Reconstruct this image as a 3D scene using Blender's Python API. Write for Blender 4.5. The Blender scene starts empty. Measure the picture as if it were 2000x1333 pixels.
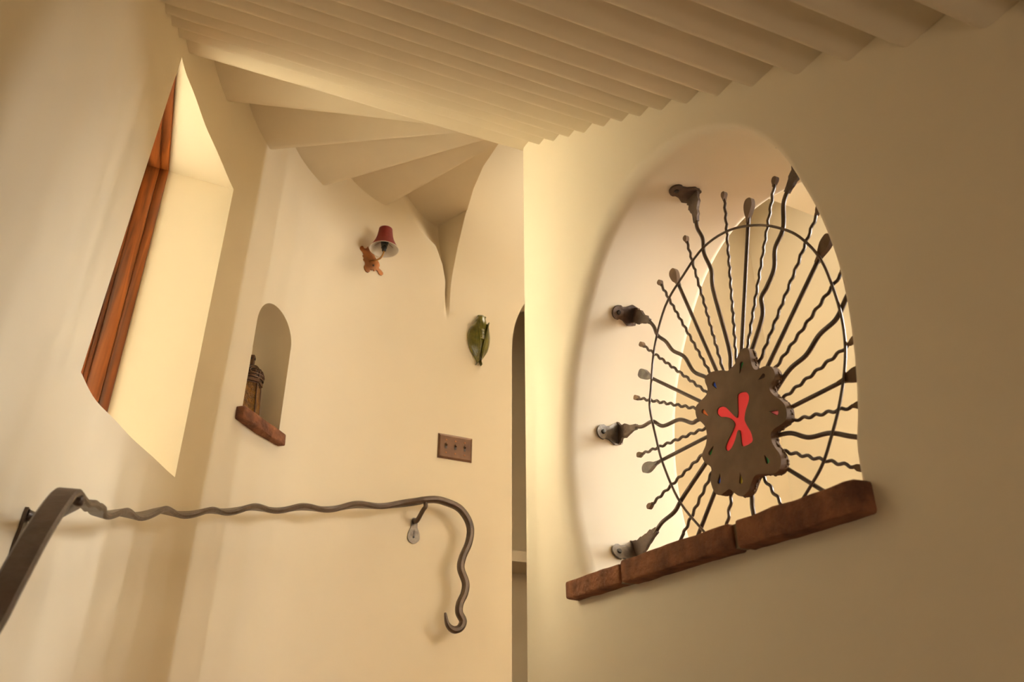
import bpy, bmesh, math, random
from math import sin, cos, pi, radians, hypot, atan2, sqrt, exp
from mathutils import Vector, Matrix, noise
random.seed(4)
SC = bpy.context.scene
COL = SC.collection

# ------------------------------------------------------------------ camera
PITCH, YAW = radians(27.7), radians(27.0)
fw = Vector((sin(YAW)*cos(PITCH), cos(YAW)*cos(PITCH), sin(PITCH)))
rt = Vector((cos(YAW), -sin(YAW), 0)); up = rt.cross(fw)
cam = bpy.data.cameras.new('camera'); cam.sensor_width = 36; cam.lens = 28.0
cam.clip_start = .02
camo = bpy.data.objects.new('camera', cam); COL.objects.link(camo)
m = Matrix((rt, up, -fw)).transposed().to_4x4(); camo.matrix_world = m
cam.dof.use_dof = True; cam.dof.focus_distance = 2.3; cam.dof.aperture_fstop = 5.6
SC.camera = camo
SC.view_settings.view_transform = 'Standard'; SC.view_settings.look = 'None'
SC.view_settings.gamma = 1; SC.view_settings.use_curve_mapping = False
SC.view_settings.exposure = 0.36

# ------------------------------------------------------------------ light
w = bpy.data.worlds.new('world'); SC.world = w; w.use_nodes = True
w.node_tree.nodes['Background'].inputs[0].default_value = (1.0, .94, .82, 1)
w.node_tree.nodes['Background'].inputs[1].default_value = 1.3

def area(name, loc, look, sx, sy, power, col=(1, 1, 1)):
    l = bpy.data.lights.new(name, 'AREA'); l.shape = 'RECTANGLE'; l.size = sx; l.size_y = sy
    l.energy = power; l.color = col
    o = bpy.data.objects.new(name, l); COL.objects.link(o); o.location = loc
    o.rotation_euler = (Vector(look)-Vector(loc)).to_track_quat('-Z', 'Y').to_euler()
    return o
# daylight through the side room's four tall windows and the stair window; two fill lamps are added
SIDE_WINDOWS = [(-.80, .12), (-.34, .12), (.10, .12), (.52, .12)]     # y centre, width
for yc, wd in SIDE_WINDOWS:
    area('daylight_side_window', (3.52, yc, 1.40), (1.2, yc+1.0, 1.0), wd, 1.1, 54*wd/.13, (.93, .97, 1.0))
area('daylight_stair_window', (-2.4, 2.30, 1.30), (.6, 2.05, 1.15), .9, 1.7, 740, (1.0, .81, .56))
area('fill_light_below', (.35, -1.2, -.6), (.55, 1.2, 1.3), .4, .4, 5.0, (1.0, .83, .64))  # added soft fill from behind and below the camera, no real lamp stands there
area('fill_stair_well', (2.3, 2.5, 3.3), (1.9, 2.6, 0), .9, .9, 14, (1.0, .86, .64))  # added fill under the top ceiling, brightens the upper far wall

# ------------------------------------------------------------------ materials
def mat(name, col, rough=.6, metal=0, bump=0, bscale=40, var=0, vscale=6, spec=.5, col2=None, coat=0, trans=0):
    m = bpy.data.materials.new(name); m.use_nodes = True
    nt = m.node_tree; b = nt.nodes['Principled BSDF']
    b.inputs['Base Color'].default_value = (*col, 1); b.inputs['Roughness'].default_value = rough
    b.inputs['Metallic'].default_value = metal; b.inputs['Specular IOR Level'].default_value = spec
    b.inputs['Coat Weight'].default_value = coat; b.inputs['Transmission Weight'].default_value = trans
    tc = nt.nodes.new('ShaderNodeTexCoord')
    if var or col2:
        n = nt.nodes.new('ShaderNodeTexNoise'); n.inputs['Scale'].default_value = vscale; n.inputs['Detail'].default_value = 5
        nt.links.new(tc.outputs['Object'], n.inputs['Vector'])
        mx = nt.nodes.new('ShaderNodeMix'); mx.data_type = 'RGBA'
        c2 = col2 or tuple(c*(1-var) for c in col)
        mx.inputs[6].default_value = (*col, 1); mx.inputs[7].default_value = (*c2, 1)
        rp = nt.nodes.new('ShaderNodeValToRGB'); rp.color_ramp.elements[0].position = .38; rp.color_ramp.elements[1].position = .66
        nt.links.new(n.outputs['Fac'], rp.inputs[0]); nt.links.new(rp.outputs[0], mx.inputs[0])
        nt.links.new(mx.outputs[2], b.inputs['Base Color'])
    if bump:
        n = nt.nodes.new('ShaderNodeTexNoise'); n.inputs['Scale'].default_value = bscale; n.inputs['Detail'].default_value = 6
        nt.links.new(tc.outputs['Object'], n.inputs['Vector'])
        bp = nt.nodes.new('ShaderNodeBump'); bp.inputs['Strength'].default_value = bump; bp.inputs['Distance'].default_value = .01
        nt.links.new(n.outputs['Fac'], bp.inputs['Height']); nt.links.new(bp.outputs[0], b.inputs['Normal'])
    return m
PLASTER = mat('cream_plaster', (.83, .722, .538), .62, bump=.035, bscale=9, var=.03, vscale=2.5, spec=.35)
CEIL = mat('painted_soffit', (.79, .68, .50), .6, bump=.05, bscale=14, var=.04, vscale=5, spec=.35)
IRON = mat('forged_iron', (.105, .068, .044), .40, metal=.3, bump=.12, bscale=60, var=.35, vscale=30)
IRONP = mat('iron_plate', (.175, .108, .062), .8, metal=.0, spec=.2, bump=.05, bscale=50, var=.25, vscale=18)
IRONG = mat('bare_grey_iron', (.22, .19, .16), .45, metal=.6, bump=.25, bscale=70, var=.5, vscale=45)
RUST = mat('rusty_iron', (.12, .075, .045), .55, metal=.3, bump=.3, bscale=70, col2=(.06, .035, .022), vscale=30)
BRICK = mat('fired_clay_brick', (.30, .125, .060), .85, bump=.9, bscale=70, col2=(.14, .06, .036), vscale=19, spec=.2)
MORTAR = mat('mortar', (.27, .19, .12), .9, bump=.4, bscale=70, spec=.2)
COPPER = mat('aged_copper', (.42, .15, .035), .42, metal=.55, bump=.2, bscale=60, col2=(.26, .10, .03), vscale=25)
BRASS = mat('brass_tube', (.42, .24, .08), .35, metal=.8)
SHADE = mat('dark_red_silk', (.23, .022, .014), .7, bump=.1, bscale=200, var=.25, vscale=20)
LINING = mat('white_shade_lining', (.80, .74, .66), .7)
BLACKP = mat('black_socket', (.015, .018, .018), .4)
GREEN = mat('olive_glaze', (.150, .135, .014), .14, bump=.2, bscale=45, col2=(.075, .072, .010), vscale=22, coat=.6)
PLATE = mat('bronze_plate', (.15, .075, .035), .4, metal=.45, col2=(.10, .048, .024), vscale=25)
SLOT = mat('dark_switch', (.02, .014, .01), .3)
REDG = mat('red_glass', (.95, .010, .018), .5, spec=.3)
GLASSC = {'green': mat('green_glass', (.02, .25, .05), .25), 'blue': mat('blue_glass', (.04, .12, .75), .25),
          'orange': mat('orange_glass', (.80, .17, .02), .25), 'yellow': mat('yellow_glass', (.62, .47, .03), .25),
          'red': mat('small_red_glass', (.8, .02, .02), .25)}
AMBER = mat('amber_glass', (.30, .13, .012), .25, bump=.9, bscale=160, col2=(.13, .055, .01), vscale=60)
LBRASS = mat('lantern_brass', (.16, .085, .045), .45, metal=.5, bump=.2, bscale=90, var=.4, vscale=40)
CONC = mat('stair_tile', (.24, .14, .085), .7, bump=.2, bscale=30)

def wood_mat(name, axis):
    m = bpy.data.materials.new(name); m.use_nodes = True; nt = m.node_tree; b = nt.nodes['Principled BSDF']
    tc = nt.nodes.new('ShaderNodeTexCoord'); mp = nt.nodes.new('ShaderNodeMapping')
    s = [38, 38, 38]; s[axis] = 2.2; mp.inputs['Scale'].default_value = s
    n = nt.nodes.new('ShaderNodeTexNoise'); n.inputs['Detail'].default_value = 8; n.inputs['Scale'].default_value = 1.0; n.inputs['Distortion'].default_value = 1.2
    rp = nt.nodes.new('ShaderNodeValToRGB')
    e = rp.color_ramp.elements; e[0].position = .3; e[0].color = (.090, .022, .006, 1); e[1].position = .7; e[1].color = (.34, .095, .018, 1)
    nt.links.new(tc.outputs['Object'], mp.inputs[0]); nt.links.new(mp.outputs[0], n.inputs['Vector'])
    nt.links.new(n.outputs['Fac'], rp.inputs[0]); nt.links.new(rp.outputs[0], b.inputs['Base Color'])
    b.inputs['Roughness'].default_value = .38
    return m
WOODZ = wood_mat('stained_wood_upright', 2); WOODY = wood_mat('stained_wood_lintel', 1)
GLASS = mat('window_glass', (.9, .97, .95), .02, trans=1.0)

# ------------------------------------------------------------------ helpers
def smooth(bm, deg=40):
    bm.normal_update(); a = radians(deg)
    for f in bm.faces: f.smooth = True
    for e in bm.edges:
        if len(e.link_faces) == 2:
            e.smooth = e.calc_face_angle(0) < a
def obj(name, bm, ma, parent=None, deg=40, recalc=True):
    if recalc: bmesh.ops.recalc_face_normals(bm, faces=bm.faces[:])
    if deg is not None: smooth(bm, deg)
    me = bpy.data.meshes.new(name); bm.to_mesh(me); bm.free()
    me.materials.append(ma)
    o = bpy.data.objects.new(name, me); COL.objects.link(o)
    if parent: o.parent = parent
    return o
def recenter(o):
    """put a mesh object's origin at the middle of its own mesh (parentless use)"""
    me = o.data; c = sum((v.co for v in me.vertices), Vector())/len(me.vertices)
    me.transform(Matrix.Translation(-c)); o.location = o.location + c
def empty(name, loc):
    o = bpy.data.objects.new(name, None); COL.objects.link(o); o.location = loc; o.empty_display_size = .05
    return o
def tag(o, label, cat, group=None):
    o['label'] = label; o['category'] = cat
    if group: o['group'] = group
    return o
def struct(o): o['kind'] = 'structure'; return o
def box(bm, a, b, bev=0):
    xs, ys, zs = zip(a, b)
    vs = [bm.verts.new((x, y, z)) for x in xs for y in ys for z in zs]
    fs = [(0, 1, 3, 2), (4, 6, 7, 5), (0, 4, 5, 1), (2, 3, 7, 6), (0, 2, 6, 4), (1, 5, 7, 3)]
    F = [bm.faces.new([vs[i] for i in f]) for f in fs]
    bmesh.ops.recalc_face_normals(bm, faces=F)
    if bev:
        es = {e for f in F for e in f.edges}
        bmesh.ops.bevel(bm, geom=list(es), offset=bev, segments=2, affect='EDGES', profile=.5)
def prism(bm, loop, vec):
    """closed polygon loop (3D points) extruded by vec"""
    vec = Vector(vec); n = len(loop)
    a = [bm.verts.new(p) for p in loop]; b = [bm.verts.new(Vector(p)+vec) for p in loop]
    fs = [bm.faces.new(a), bm.faces.new(list(reversed(b)))]
    for i in range(n): fs.append(bm.faces.new((a[i], b[i], b[(i+1) % n], a[(i+1) % n])))
    return fs
def catmull(P, n=8, closed=False):
    P = [Vector(p) for p in P]; N = len(P); out = []
    rng = range(N) if closed else range(N-1)
    for i in rng:
        if closed: p0, p1, p2, p3 = P[i-1], P[i], P[(i+1) % N], P[(i+2) % N]
        else: p0, p1, p2, p3 = P[max(i-1, 0)], P[i], P[i+1], P[min(i+2, N-1)]
        for k in range(n):
            t = k/n
            out.append(.5*((2*p1)+(p2-p0)*t+(2*p0-5*p1+4*p2-p3)*t*t+(3*p1-p0-3*p2+p3)*t**3))
    if not closed: out.append(P[-1])
    return out
def tube(bm, pts, rad, seg=8, closed=False, flat=None):
    """round tube; rad number or list. flat=(axis Vector, scale) squashes along axis"""
    pts = [Vector(p) for p in pts]; N = len(pts); rings = []; prev = None
    for i, p in enumerate(pts):
        if closed: t = pts[(i+1) % N]-pts[i-1]
        else: t = pts[min(i+1, N-1)]-pts[max(i-1, 0)]
        t.normalize()
        ref = prev if prev is not None else (Vector((1, 0, 0)) if abs(t.x) < .9 else Vector((0, 0, 1)))
        b = (ref-t*ref.dot(t)).normalized(); prev = b; c = t.cross(b)
        r = rad[i] if isinstance(rad, (list, tuple)) else rad
        ring = []
        for k in range(seg):
            a = 2*pi*k/seg; off = (b*cos(a)+c*sin(a))*r
            if flat: off = off-flat[0]*off.dot(flat[0])*(1-flat[1])
            ring.append(bm.verts.new(p+off))
        rings.append(ring)
    for i in range(N if closed else N-1):
        A, B = rings[i], rings[(i+1) % N]
        for k in range(seg): bm.faces.new((A[k], A[(k+1) % seg], B[(k+1) % seg], B[k]))
    if not closed: bm.faces.new(rings[0]); bm.faces.new(list(reversed(rings[-1])))
def sweep(bm, pts, side, w, t, cham=.25):
    """rectangular chamfered bar: side[i] is the direction of the width w"""
    N = len(pts); rings = []
    for i, p in enumerate(pts):
        T = (pts[min(i+1, N-1)]-pts[max(i-1, 0)]).normalized()
        s = side[i]; s = (s-T*s.dot(T)).normalized(); n = T.cross(s)
        W = (w[i] if isinstance(w, list) else w)/2; H = (t[i] if isinstance(t, list) else t)/2; c = min(W, H)*cham*2
        q = [(-W+c, -H), (W-c, -H), (W, -H+c), (W, H-c), (W-c, H), (-W+c, H), (-W, H-c), (-W, -H+c)]
        rings.append([bm.verts.new(p+s*a+n*b) for a, b in q])
    for A, B in zip(rings, rings[1:]):
        for k in range(8): bm.faces.new((A[k], A[(k+1) % 8], B[(k+1) % 8], B[k]))
    bm.faces.new(rings[0]); bm.faces.new(list(reversed(rings[-1])))
def lathe(bm, prof, M=Matrix(), seg=32, caps=(False, False)):
    rings = []
    for r, z in prof: rings.append([bm.verts.new(M @ Vector((r*cos(2*pi*k/seg), r*sin(2*pi*k/seg), z))) for k in range(seg)])
    for A, B in zip(rings, rings[1:]):
        for k in range(seg): bm.faces.new((A[k], A[(k+1) % seg], B[(k+1) % seg], B[k]))
    if caps[0]: bm.faces.new(rings[0])
    if caps[1]: bm.faces.new(list(reversed(rings[-1])))
def boolean(o, cutters, op='DIFFERENCE'):
    for c in cutters:
        md = o.modifiers.new('cut', 'BOOLEAN'); md.operation = op; md.object = c; md.solver = 'EXACT'
    dg = bpy.context.evaluated_depsgraph_get()
    me = bpy.data.meshes.new_from_object(o.evaluated_get(dg)); o.modifiers.clear(); o.data = me
    for c in cutters: bpy.data.objects.remove(c)
    return o
def resmooth(o, deg=35):
    bm = bmesh.new(); bm.from_mesh(o.data); smooth(bm, deg); bm.to_mesh(o.data); bm.free()
def curve_solid(loops, depth, M, name, ma, parent=None, bevel=0.0):
    """flat plate with holes: loops of 2D points, extruded by depth on both sides"""
    cu = bpy.data.curves.new(name, 'CURVE'); cu.dimensions = '2D'; cu.fill_mode = 'BOTH'; cu.extrude = depth
    cu.bevel_depth = bevel; cu.bevel_resolution = 2; cu.offset = -bevel
    for L in loops:
        sp = cu.splines.new('POLY'); sp.points.add(len(L)-1); sp.use_cyclic_u = True
        for p, q in zip(sp.points, L): p.co = (q[0], q[1], 0, 1)
    o = bpy.data.objects.new(name, cu); COL.objects.link(o)
    dg = bpy.context.evaluated_depsgraph_get(); me = bpy.data.meshes.new_from_object(o.evaluated_get(dg))
    bpy.data.objects.remove(o); bm = bmesh.new(); bm.from_mesh(me); bpy.data.meshes.remove(me)
    bmesh.ops.remove_doubles(bm, verts=bm.verts[:], dist=1e-6)
    bmesh.ops.transform(bm, matrix=M, verts=bm.verts[:])
    return obj(name, bm, ma, parent, 35)

# ------------------------------------------------------------------ plan of the stair tower's outer wall
PLAN = [(-.34,-1.6),(-.33,-.6),(-.31,.2),(-.265,.8),(-.215,1.2),(-.155,1.6),(-.122,1.8),(-.084,1.96),(-.045,2.05),(.007,2.18),
        (.06,2.29),(.155,2.49),(.269,2.66),(.40,2.83),(.553,2.97),(.72,3.095),(.902,3.17),(1.08,3.195),(1.25,3.2),(1.35,3.2),(3.6,3.2)]
def plan_curve(n=14):
    P = [Vector(p) for p in PLAN]; out = []
    def tan(a, b, c):
        da = (b-a).length; dc = (c-b).length
        if da == 0: return (c-b)/dc
        if dc == 0: return (b-a)/da
        return ((b-a)/da*dc+(c-b)/dc*da)/(da+dc)
    for i in range(len(P)-1):
        p0, p1, p2, p3 = P[max(i-1, 0)], P[i], P[i+1], P[min(i+2, len(P)-1)]
        d = (p2-p1).length; m1 = tan(p0, p1, p2)*d; m2 = tan(p1, p2, p3)*d
        for k in range(n):
            t = k/n; out.append((2*t**3-3*t*t+1)*p1+(t**3-2*t*t+t)*m1+(-2*t**3+3*t*t)*p2+(t**3-t*t)*m2)
    out.append(P[-1]); return out
CV = plan_curve(); SS = [0]
for a, b in zip(CV, CV[1:]): SS.append(SS[-1]+(b-a).length)
def wall_at(s):
    """-> point, tangent, inward normal of the outer wall at arc length s"""
    s = max(0, min(SS[-1]-1e-6, s)); lo = 0
    while SS[lo+1] < s: lo += 1
    t = (s-SS[lo])/(SS[lo+1]-SS[lo]); p = CV[lo].lerp(CV[lo+1], t)
    s0 = max(0, s-.03); s1 = min(SS[-1], s+.03)
    def q(x):
        k = 0
        while k < len(SS)-2 and SS[k+1] < x: k += 1
        return CV[k].lerp(CV[k+1], (x-SS[k])/(SS[k+1]-SS[k]))
    T = (q(s1)-q(s0)).normalized()
    return Vector((p.x, p.y, 0)), Vector((T.x, T.y, 0)), Vector((T.y, -T.x, 0))
def nearest_s(x, y):
    return min(range(len(CV)), key=lambda i: (CV[i]-Vector((x, y))).length)
def interp(x, X, Y):
    if x <= X[0]: return Y[0]
    for a, b, c, d in zip(X, X[1:], Y, Y[1:]):
        if x <= b: return c+(d-c)*(x-a)/(b-a)
    return Y[-1]
def sst(t): t = max(0, min(1, t)); return t*t*(3-2*t)
def pocket_lines(z):
    sC = interp(z, [1.93, 2.5], [5.5615, 5.568])
    sL = interp(z, [1.93, 2.13, 2.24, 2.34, 2.41, 2.52, 2.7], [5.561, 5.546, 5.519, 5.469, 5.37, 5.30, 5.15])
    sR = interp(z, [1.93, 2.0, 2.19, 2.37, 2.58, 2.77], [5.562, 5.566, 5.582, 5.606, 5.642, 5.682])
    return min(sL, sC-.02), sC, max(sR, sC+.012)
def pocket(s, z):
    """depth of the small vaulted recess where the round wall meets the far wall"""
    if z < 1.93: return 0
    sL, sC, sR = pocket_lines(z); D = interp(z, [1.93, 2.1, 2.53, 2.9], [0, .045, .19, .26])
    if s <= sL or s >= sR: return 0
    if s < sC: return D*sst((s-sL)/(sC-sL))
    return D*(sR-s)/(sR-sC)

def build_outer_wall():
    bm = bmesh.new(); s = 0; sv = []
    while s < 5.0: sv.append(s); s += .03
    nA, nB, nC, nD = 6, 30, 8, 6; base = len(sv)
    tail = [5.9+.05*k for k in range(1, int((SS[-1]-5.9)/.05))]+[SS[-1]-1e-5]
    def row_s(z):
        sL, sC, sR = pocket_lines(z); out = list(sv)
        for a, b, n in ((5.0, sL, nA), (sL, sC, nB), (sC, sR, nC), (sR, 5.9, nD)): out += [a+(b-a)*k/n for k in range(n)]
        return out+[5.9]+tail
    z = -1.5; zv = []
    while z < 3.72: zv.append(z); z += .02 if 1.88 < z < 2.8 else .10
    cols = [row_s(z) for z in zv]; G = []
    for i in range(len(cols[0])):
        row = []
        for j, z in enumerate(zv):
            s = cols[j][i]; p, T, N = wall_at(s); row.append(bm.verts.new(p-N*pocket(s, z)+Vector((0, 0, z))))
        G.append(row)
    sv = cols[0]
    for i in range(len(sv)-1):
        for j in range(len(zv)-1): bm.faces.new((G[i][j], G[i+1][j], G[i+1][j+1], G[i][j+1]))
    # outer skin 0.34 m behind
    H = []
    for s in sv:
        p, T, N = wall_at(s); H.append([bm.verts.new(p-N*.34+Vector((0, 0, z))) for z in (zv[0], zv[-1])])
    n = len(sv)-1
    for i in range(n):
        bm.faces.new((H[i][0], H[i][1], H[i+1][1], H[i+1][0]))
    for i in range(n):
        bm.faces.new((G[i][0], H[i][0], H[i+1][0], G[i+1][0])); bm.faces.new((G[i][-1], G[i+1][-1], H[i+1][1], H[i][1]))
    bm.faces.new([H[0][0]]+G[0]+[H[0][1]]); bm.faces.new([H[n][1]]+list(reversed(G[n]))+[H[n][0]])
    return obj('wall_left', bm, PLASTER, None, 40)
outer = build_outer_wall(); struct(outer)

# cutters: stair window, lantern niche, doorway in the far wall
YN0, YN1, WY1, WZ0, WZ1 = 1.795, 1.912, 2.468, .735, 1.80   # the near edge leans a little
def cut(bm):
    return obj('cutter', bm, PLASTER, None, None)
bm = bmesh.new()
lo = [bm.verts.new(p) for p in ((.6, YN0, WZ0), (-.9, YN0, WZ0), (-.9, WY1, WZ0), (.6, WY1, WZ0))]; hi = [bm.verts.new(p) for p in ((.6, YN1, WZ1), (-.9, YN1, WZ1), (-.9, WY1, WZ1), (.6, WY1, WZ1))]
bm.faces.new(lo); bm.faces.new(hi)
for k in range(4): bm.faces.new((lo[k], lo[(k+1) % 4], hi[(k+1) % 4], hi[k]))
c1 = cut(bm)
NP, NT, NN = wall_at(4.592); NZ0, NSP, NR = 1.085, 1.452, .122
def arch_loop(base, T, hw, z0, zs, rise, n=14):
    L = [base-T*hw+Vector((0, 0, z0)), base+T*hw+Vector((0, 0, z0))]
    for k in range(n+1):
        a = pi*k/n; L.append(base+T*hw*cos(a)+Vector((0, 0, zs+rise*sin(a))))
    return L
bm = bmesh.new(); secs = [(.2, .006), (-.17, .006)]
nr = [[bm.verts.new(q) for q in arch_loop(NP+NN*d, NT, NR-.006+e, NZ0-e*.2, NSP, .119+e, 30)] for d, e in secs]
for A, B in zip(nr, nr[1:]):
    for k in range(len(A)): bm.faces.new((A[k], A[(k+1) % len(A)], B[(k+1) % len(A)], B[k]))
bm.faces.new(nr[0]); bm.faces.new(list(reversed(nr[-1]))); c2 = cut(bm)
bm = bmesh.new(); prism(bm, arch_loop(Vector((2.04, 2.9, 0)), Vector((1, 0, 0)), .41, -1.4, 1.84, .50, 24), (0, .9, 0)); c3 = cut(bm)
boolean(outer, [c1, c2, c3]); resmooth(outer, 38)

# ------------------------------------------------------------------ right wall with the arched opening
ARCH = [(1.592,.365),(1.608,.392),(1.641,.485),(1.664,.593),(1.672,.703),(1.663,.814),(1.638,.922),(1.594,1.025),(1.536,1.121),(1.462,1.209),
        (1.374,1.271),(1.278,1.299),(1.171,1.298),(1.058,1.266),(.961,1.208),(.882,1.128),(.829,1.036),(.794,.930),(.772,.840),(.760,.747),
        (.760,.657),(.769,.567),(.784,.485),(.799,.430),(.803,.365)]
X0, X1, XEND = 1.0, 1.37, 1.90
def build_right_wall():
    bm = bmesh.new()
    L = [Vector((0, y, z)) for y, z in ARCH]; L = catmull(L, 5)
    n = len(L)
    # offset outward
    def off(i, r):
        t = (L[min(i+1, n-1)]-L[max(i-1, 0)]).normalized(); nn = Vector((0, t.z, -t.y))
        p = L[i]+nn*r; p.z = max(p.z, .336+.002*min(i, n-1-i)); return p
    c = Vector((0, 1.2, .8))
    sg = 1 if (off(n//2, .1)-c).length > (L[n//2]-c).length else -1
    if sg < 0:
        _o = off; off = lambda i, r: _o(i, -r)
    R = .045; R2 = .02; prof = []
    def rs(i): return .30 if L[i].y < .95 else (1.0 if L[i].y > 1.35 else .30+.70*(L[i].y-.95)/.40)
    for k in range(9):
        a = pi/2*k/8; prof.append((X0+R*(1-cos(a)) if False else X0+R*sin(a)*1.0, R*(1-sin(a)) if False else R*(1-sin(a))))
    prof = [(X0+R*(1-cos(pi/2*k/8)), R*(1-sin(pi/2*k/8))) for k in range(9)]
    prof += [(X0+R+(X1-R2-X0-R)*k/4, 0) for k in range(1, 4)]
    prof += [(X1-R2*(1-sin(pi/2-pi/2*k/5)) if False else X1-R2+R2*sin(pi/2*k/5), R2*(1-cos(pi/2*k/5))) for k in range(6)]
    rings = [[bm.verts.new(off(i, r*rs(i))+Vector((X0+(x-X0)*rs(i) if x <= X0+R+1e-6 else x, 0, 0))) for i in range(n)] for x, r in prof]
    for A, B in zip(rings, rings[1:]):
        for i in range(n-1): bm.faces.new((A[i], A[i+1], B[i+1], B[i]))
    zb = .335; RC = .03
    # floor of the opening (hidden by bricks)
    b0 = [bm.verts.new((v[0].co.x, v[0].co.y, zb)) for v in rings]; b1 = [bm.verts.new((v[-1].co.x, v[-1].co.y, zb)) for v in rings]
    for i in range(len(prof)-1):
        bm.faces.new((rings[i][0], rings[i+1][0], b0[i+1], b0[i])); bm.faces.new((rings[i][-1], b1[i], b1[i+1], rings[i+1][-1]))
        bm.faces.new((b0[i], b0[i+1], b1[i+1], b1[i]))
    # faces: fan strips from outline to rectangle border
    Z0, Z1, Y0, Y1 = -1.5, 3.7, -1.6, XEND-RC
    def face(ring, bb0, bb1, x):
        border = []
        pts = [bb0]+ring+[bb1]
        # project radially on to the rectangle from the arch's middle
        m0 = Vector((0, 1.2, .8))
        q = []
        for v in pts:
            d = Vector((0, v.co.y, v.co.z))-m0; k = 1e9
            if d.y > 0: k = min(k, (Y1-m0.y)/d.y)
            if d.y < 0: k = min(k, (Y0-m0.y)/d.y)
            if d.z > 0: k = min(k, (Z1-m0.z)/d.z)
            if d.z < 0: k = min(k, (Z0-m0.z)/d.z)
            q.append(bm.verts.new((x, m0.y+d.y*k, m0.z+d.z*k)))
        for i in range(len(pts)-1):
            a, b = q[i].co, q[i+1].co; extra = []
            for cy, cz in ((Y1, Z0), (Y1, Z1), (Y0, Z1), (Y0, Z0)):
                ca = atan2(cz-m0.z, cy-m0.y); aa = atan2(a.z-m0.z, a.y-m0.y); ab = atan2(b.z-m0.z, b.y-m0.y)
                d1 = (ca-aa) % (2*pi); d2 = (ab-aa) % (2*pi)
                if d2 > pi: d1, d2 = -d1 % (2*pi), 2*pi-d2
                if 1e-6 < d1 < d2-1e-6: extra.append(bm.verts.new((x, cy, cz)))
            bm.faces.new([pts[i], q[i]]+extra+[q[i+1], pts[i+1]])
        bm.faces.new([bb1, q[-1], bm.verts.new((x, Y1, Z0)), q[0], bb0])
    face(rings[0], b0[0], b1[0], X0); face(rings[-1], b0[-1], b1[-1], X1)
    # end face and rounded corners
    cs = [(X0+RC*(1-cos(pi/2*k/6)), Y1+RC*sin(pi/2*k/6)) for k in range(7)]+[(X1-RC*(1-cos(pi/2*k/6)), Y1+RC*sin(pi/2*k/6)) for k in range(6, -1, -1)]
    lo = [bm.verts.new((x, y, Z0)) for x, y in cs]; hi = [bm.verts.new((x, y, Z1)) for x, y in cs]
    for i in range(len(cs)-1): bm.faces.new((lo[i], lo[i+1], hi[i+1], hi[i]))
    box_top = [(X0, Y0), (X1, Y0)]
    bm.faces.new([bm.verts.new((x, y, Z1)) for x, y in cs+[(X1, Y0), (X0, Y0)]]); bm.faces.new([bm.verts.new((x, y, Z0)) for x, y in cs+[(X1, Y0), (X0, Y0)]])
    bm.faces.new([bm.verts.new(p) for p in ((X0, Y0, Z0), (X1, Y0, Z0), (X1, Y0, Z1), (X0, Y0, Z1))])
    bmesh.ops.remove_doubles(bm, verts=bm.verts[:], dist=1e-5)
    return obj('wall_right', bm, PLASTER, None, 30)
struct(build_right_wall())

# ------------------------------------------------------------------ stepped soffits of the flight and of the winders
TIPS = [(1.900,1.868),(1.776,1.796),(1.683,1.737),(1.593,1.682),(1.508,1.628),(1.407,1.571),(1.323,1.519),(1.245,1.472),(1.160,1.420),
        (1.070,1.363),(.972,1.301),(.873,1.239),(.758,1.168),(.652,1.101),(.548,1.033),(.432,.958)]
for k in range(9): TIPS.append((TIPS[-1][0]-.105, TIPS[-1][1]-.065))
def build_flight():
    bm = bmesh.new(); prof = []
    r = .018
    for k, (y, z) in enumerate(TIPS):
        ztop = TIPS[k-1][1] if k else z+.5
        # going towards the camera: drop down the hidden riser, round the nose, run along the panel
        if k == 0: prof += [(y, z+.55)]
        else: prof += [(y-.004, ztop+.001)] 
        for j in range(5):
            a = pi/2*j/4; prof.append((y-r*(1-cos(a)) , z+r*(1-sin(a))))
    prof.append((TIPS[-1][0]-.1, TIPS[-1][1])); prof.append((TIPS[-1][0]-.1, TIPS[-1][1]+.55))
    xs = [-.42, 1.02]
    nx = 36; cols = []
    for i in range(nx+1):
        x = xs[0]+(xs[1]-xs[0])*i/nx
        cols.append([bm.verts.new((x, y+.063*(1.0-x), z+.0022*noise.noise(Vector((x*5, y*7, z*2))))) for y, z in prof])
    n = len(prof)
    for A, B in zip(cols, cols[1:]):
        for j in range(n): bm.faces.new((A[j], A[(j+1) % n], B[(j+1) % n], B[j]))
    bm.faces.new(cols[0]); bm.faces.new(list(reversed(cols[-1])))
    o = obj('ceiling', bm, CEIL, None, 50); struct(o)
build_flight()
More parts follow.
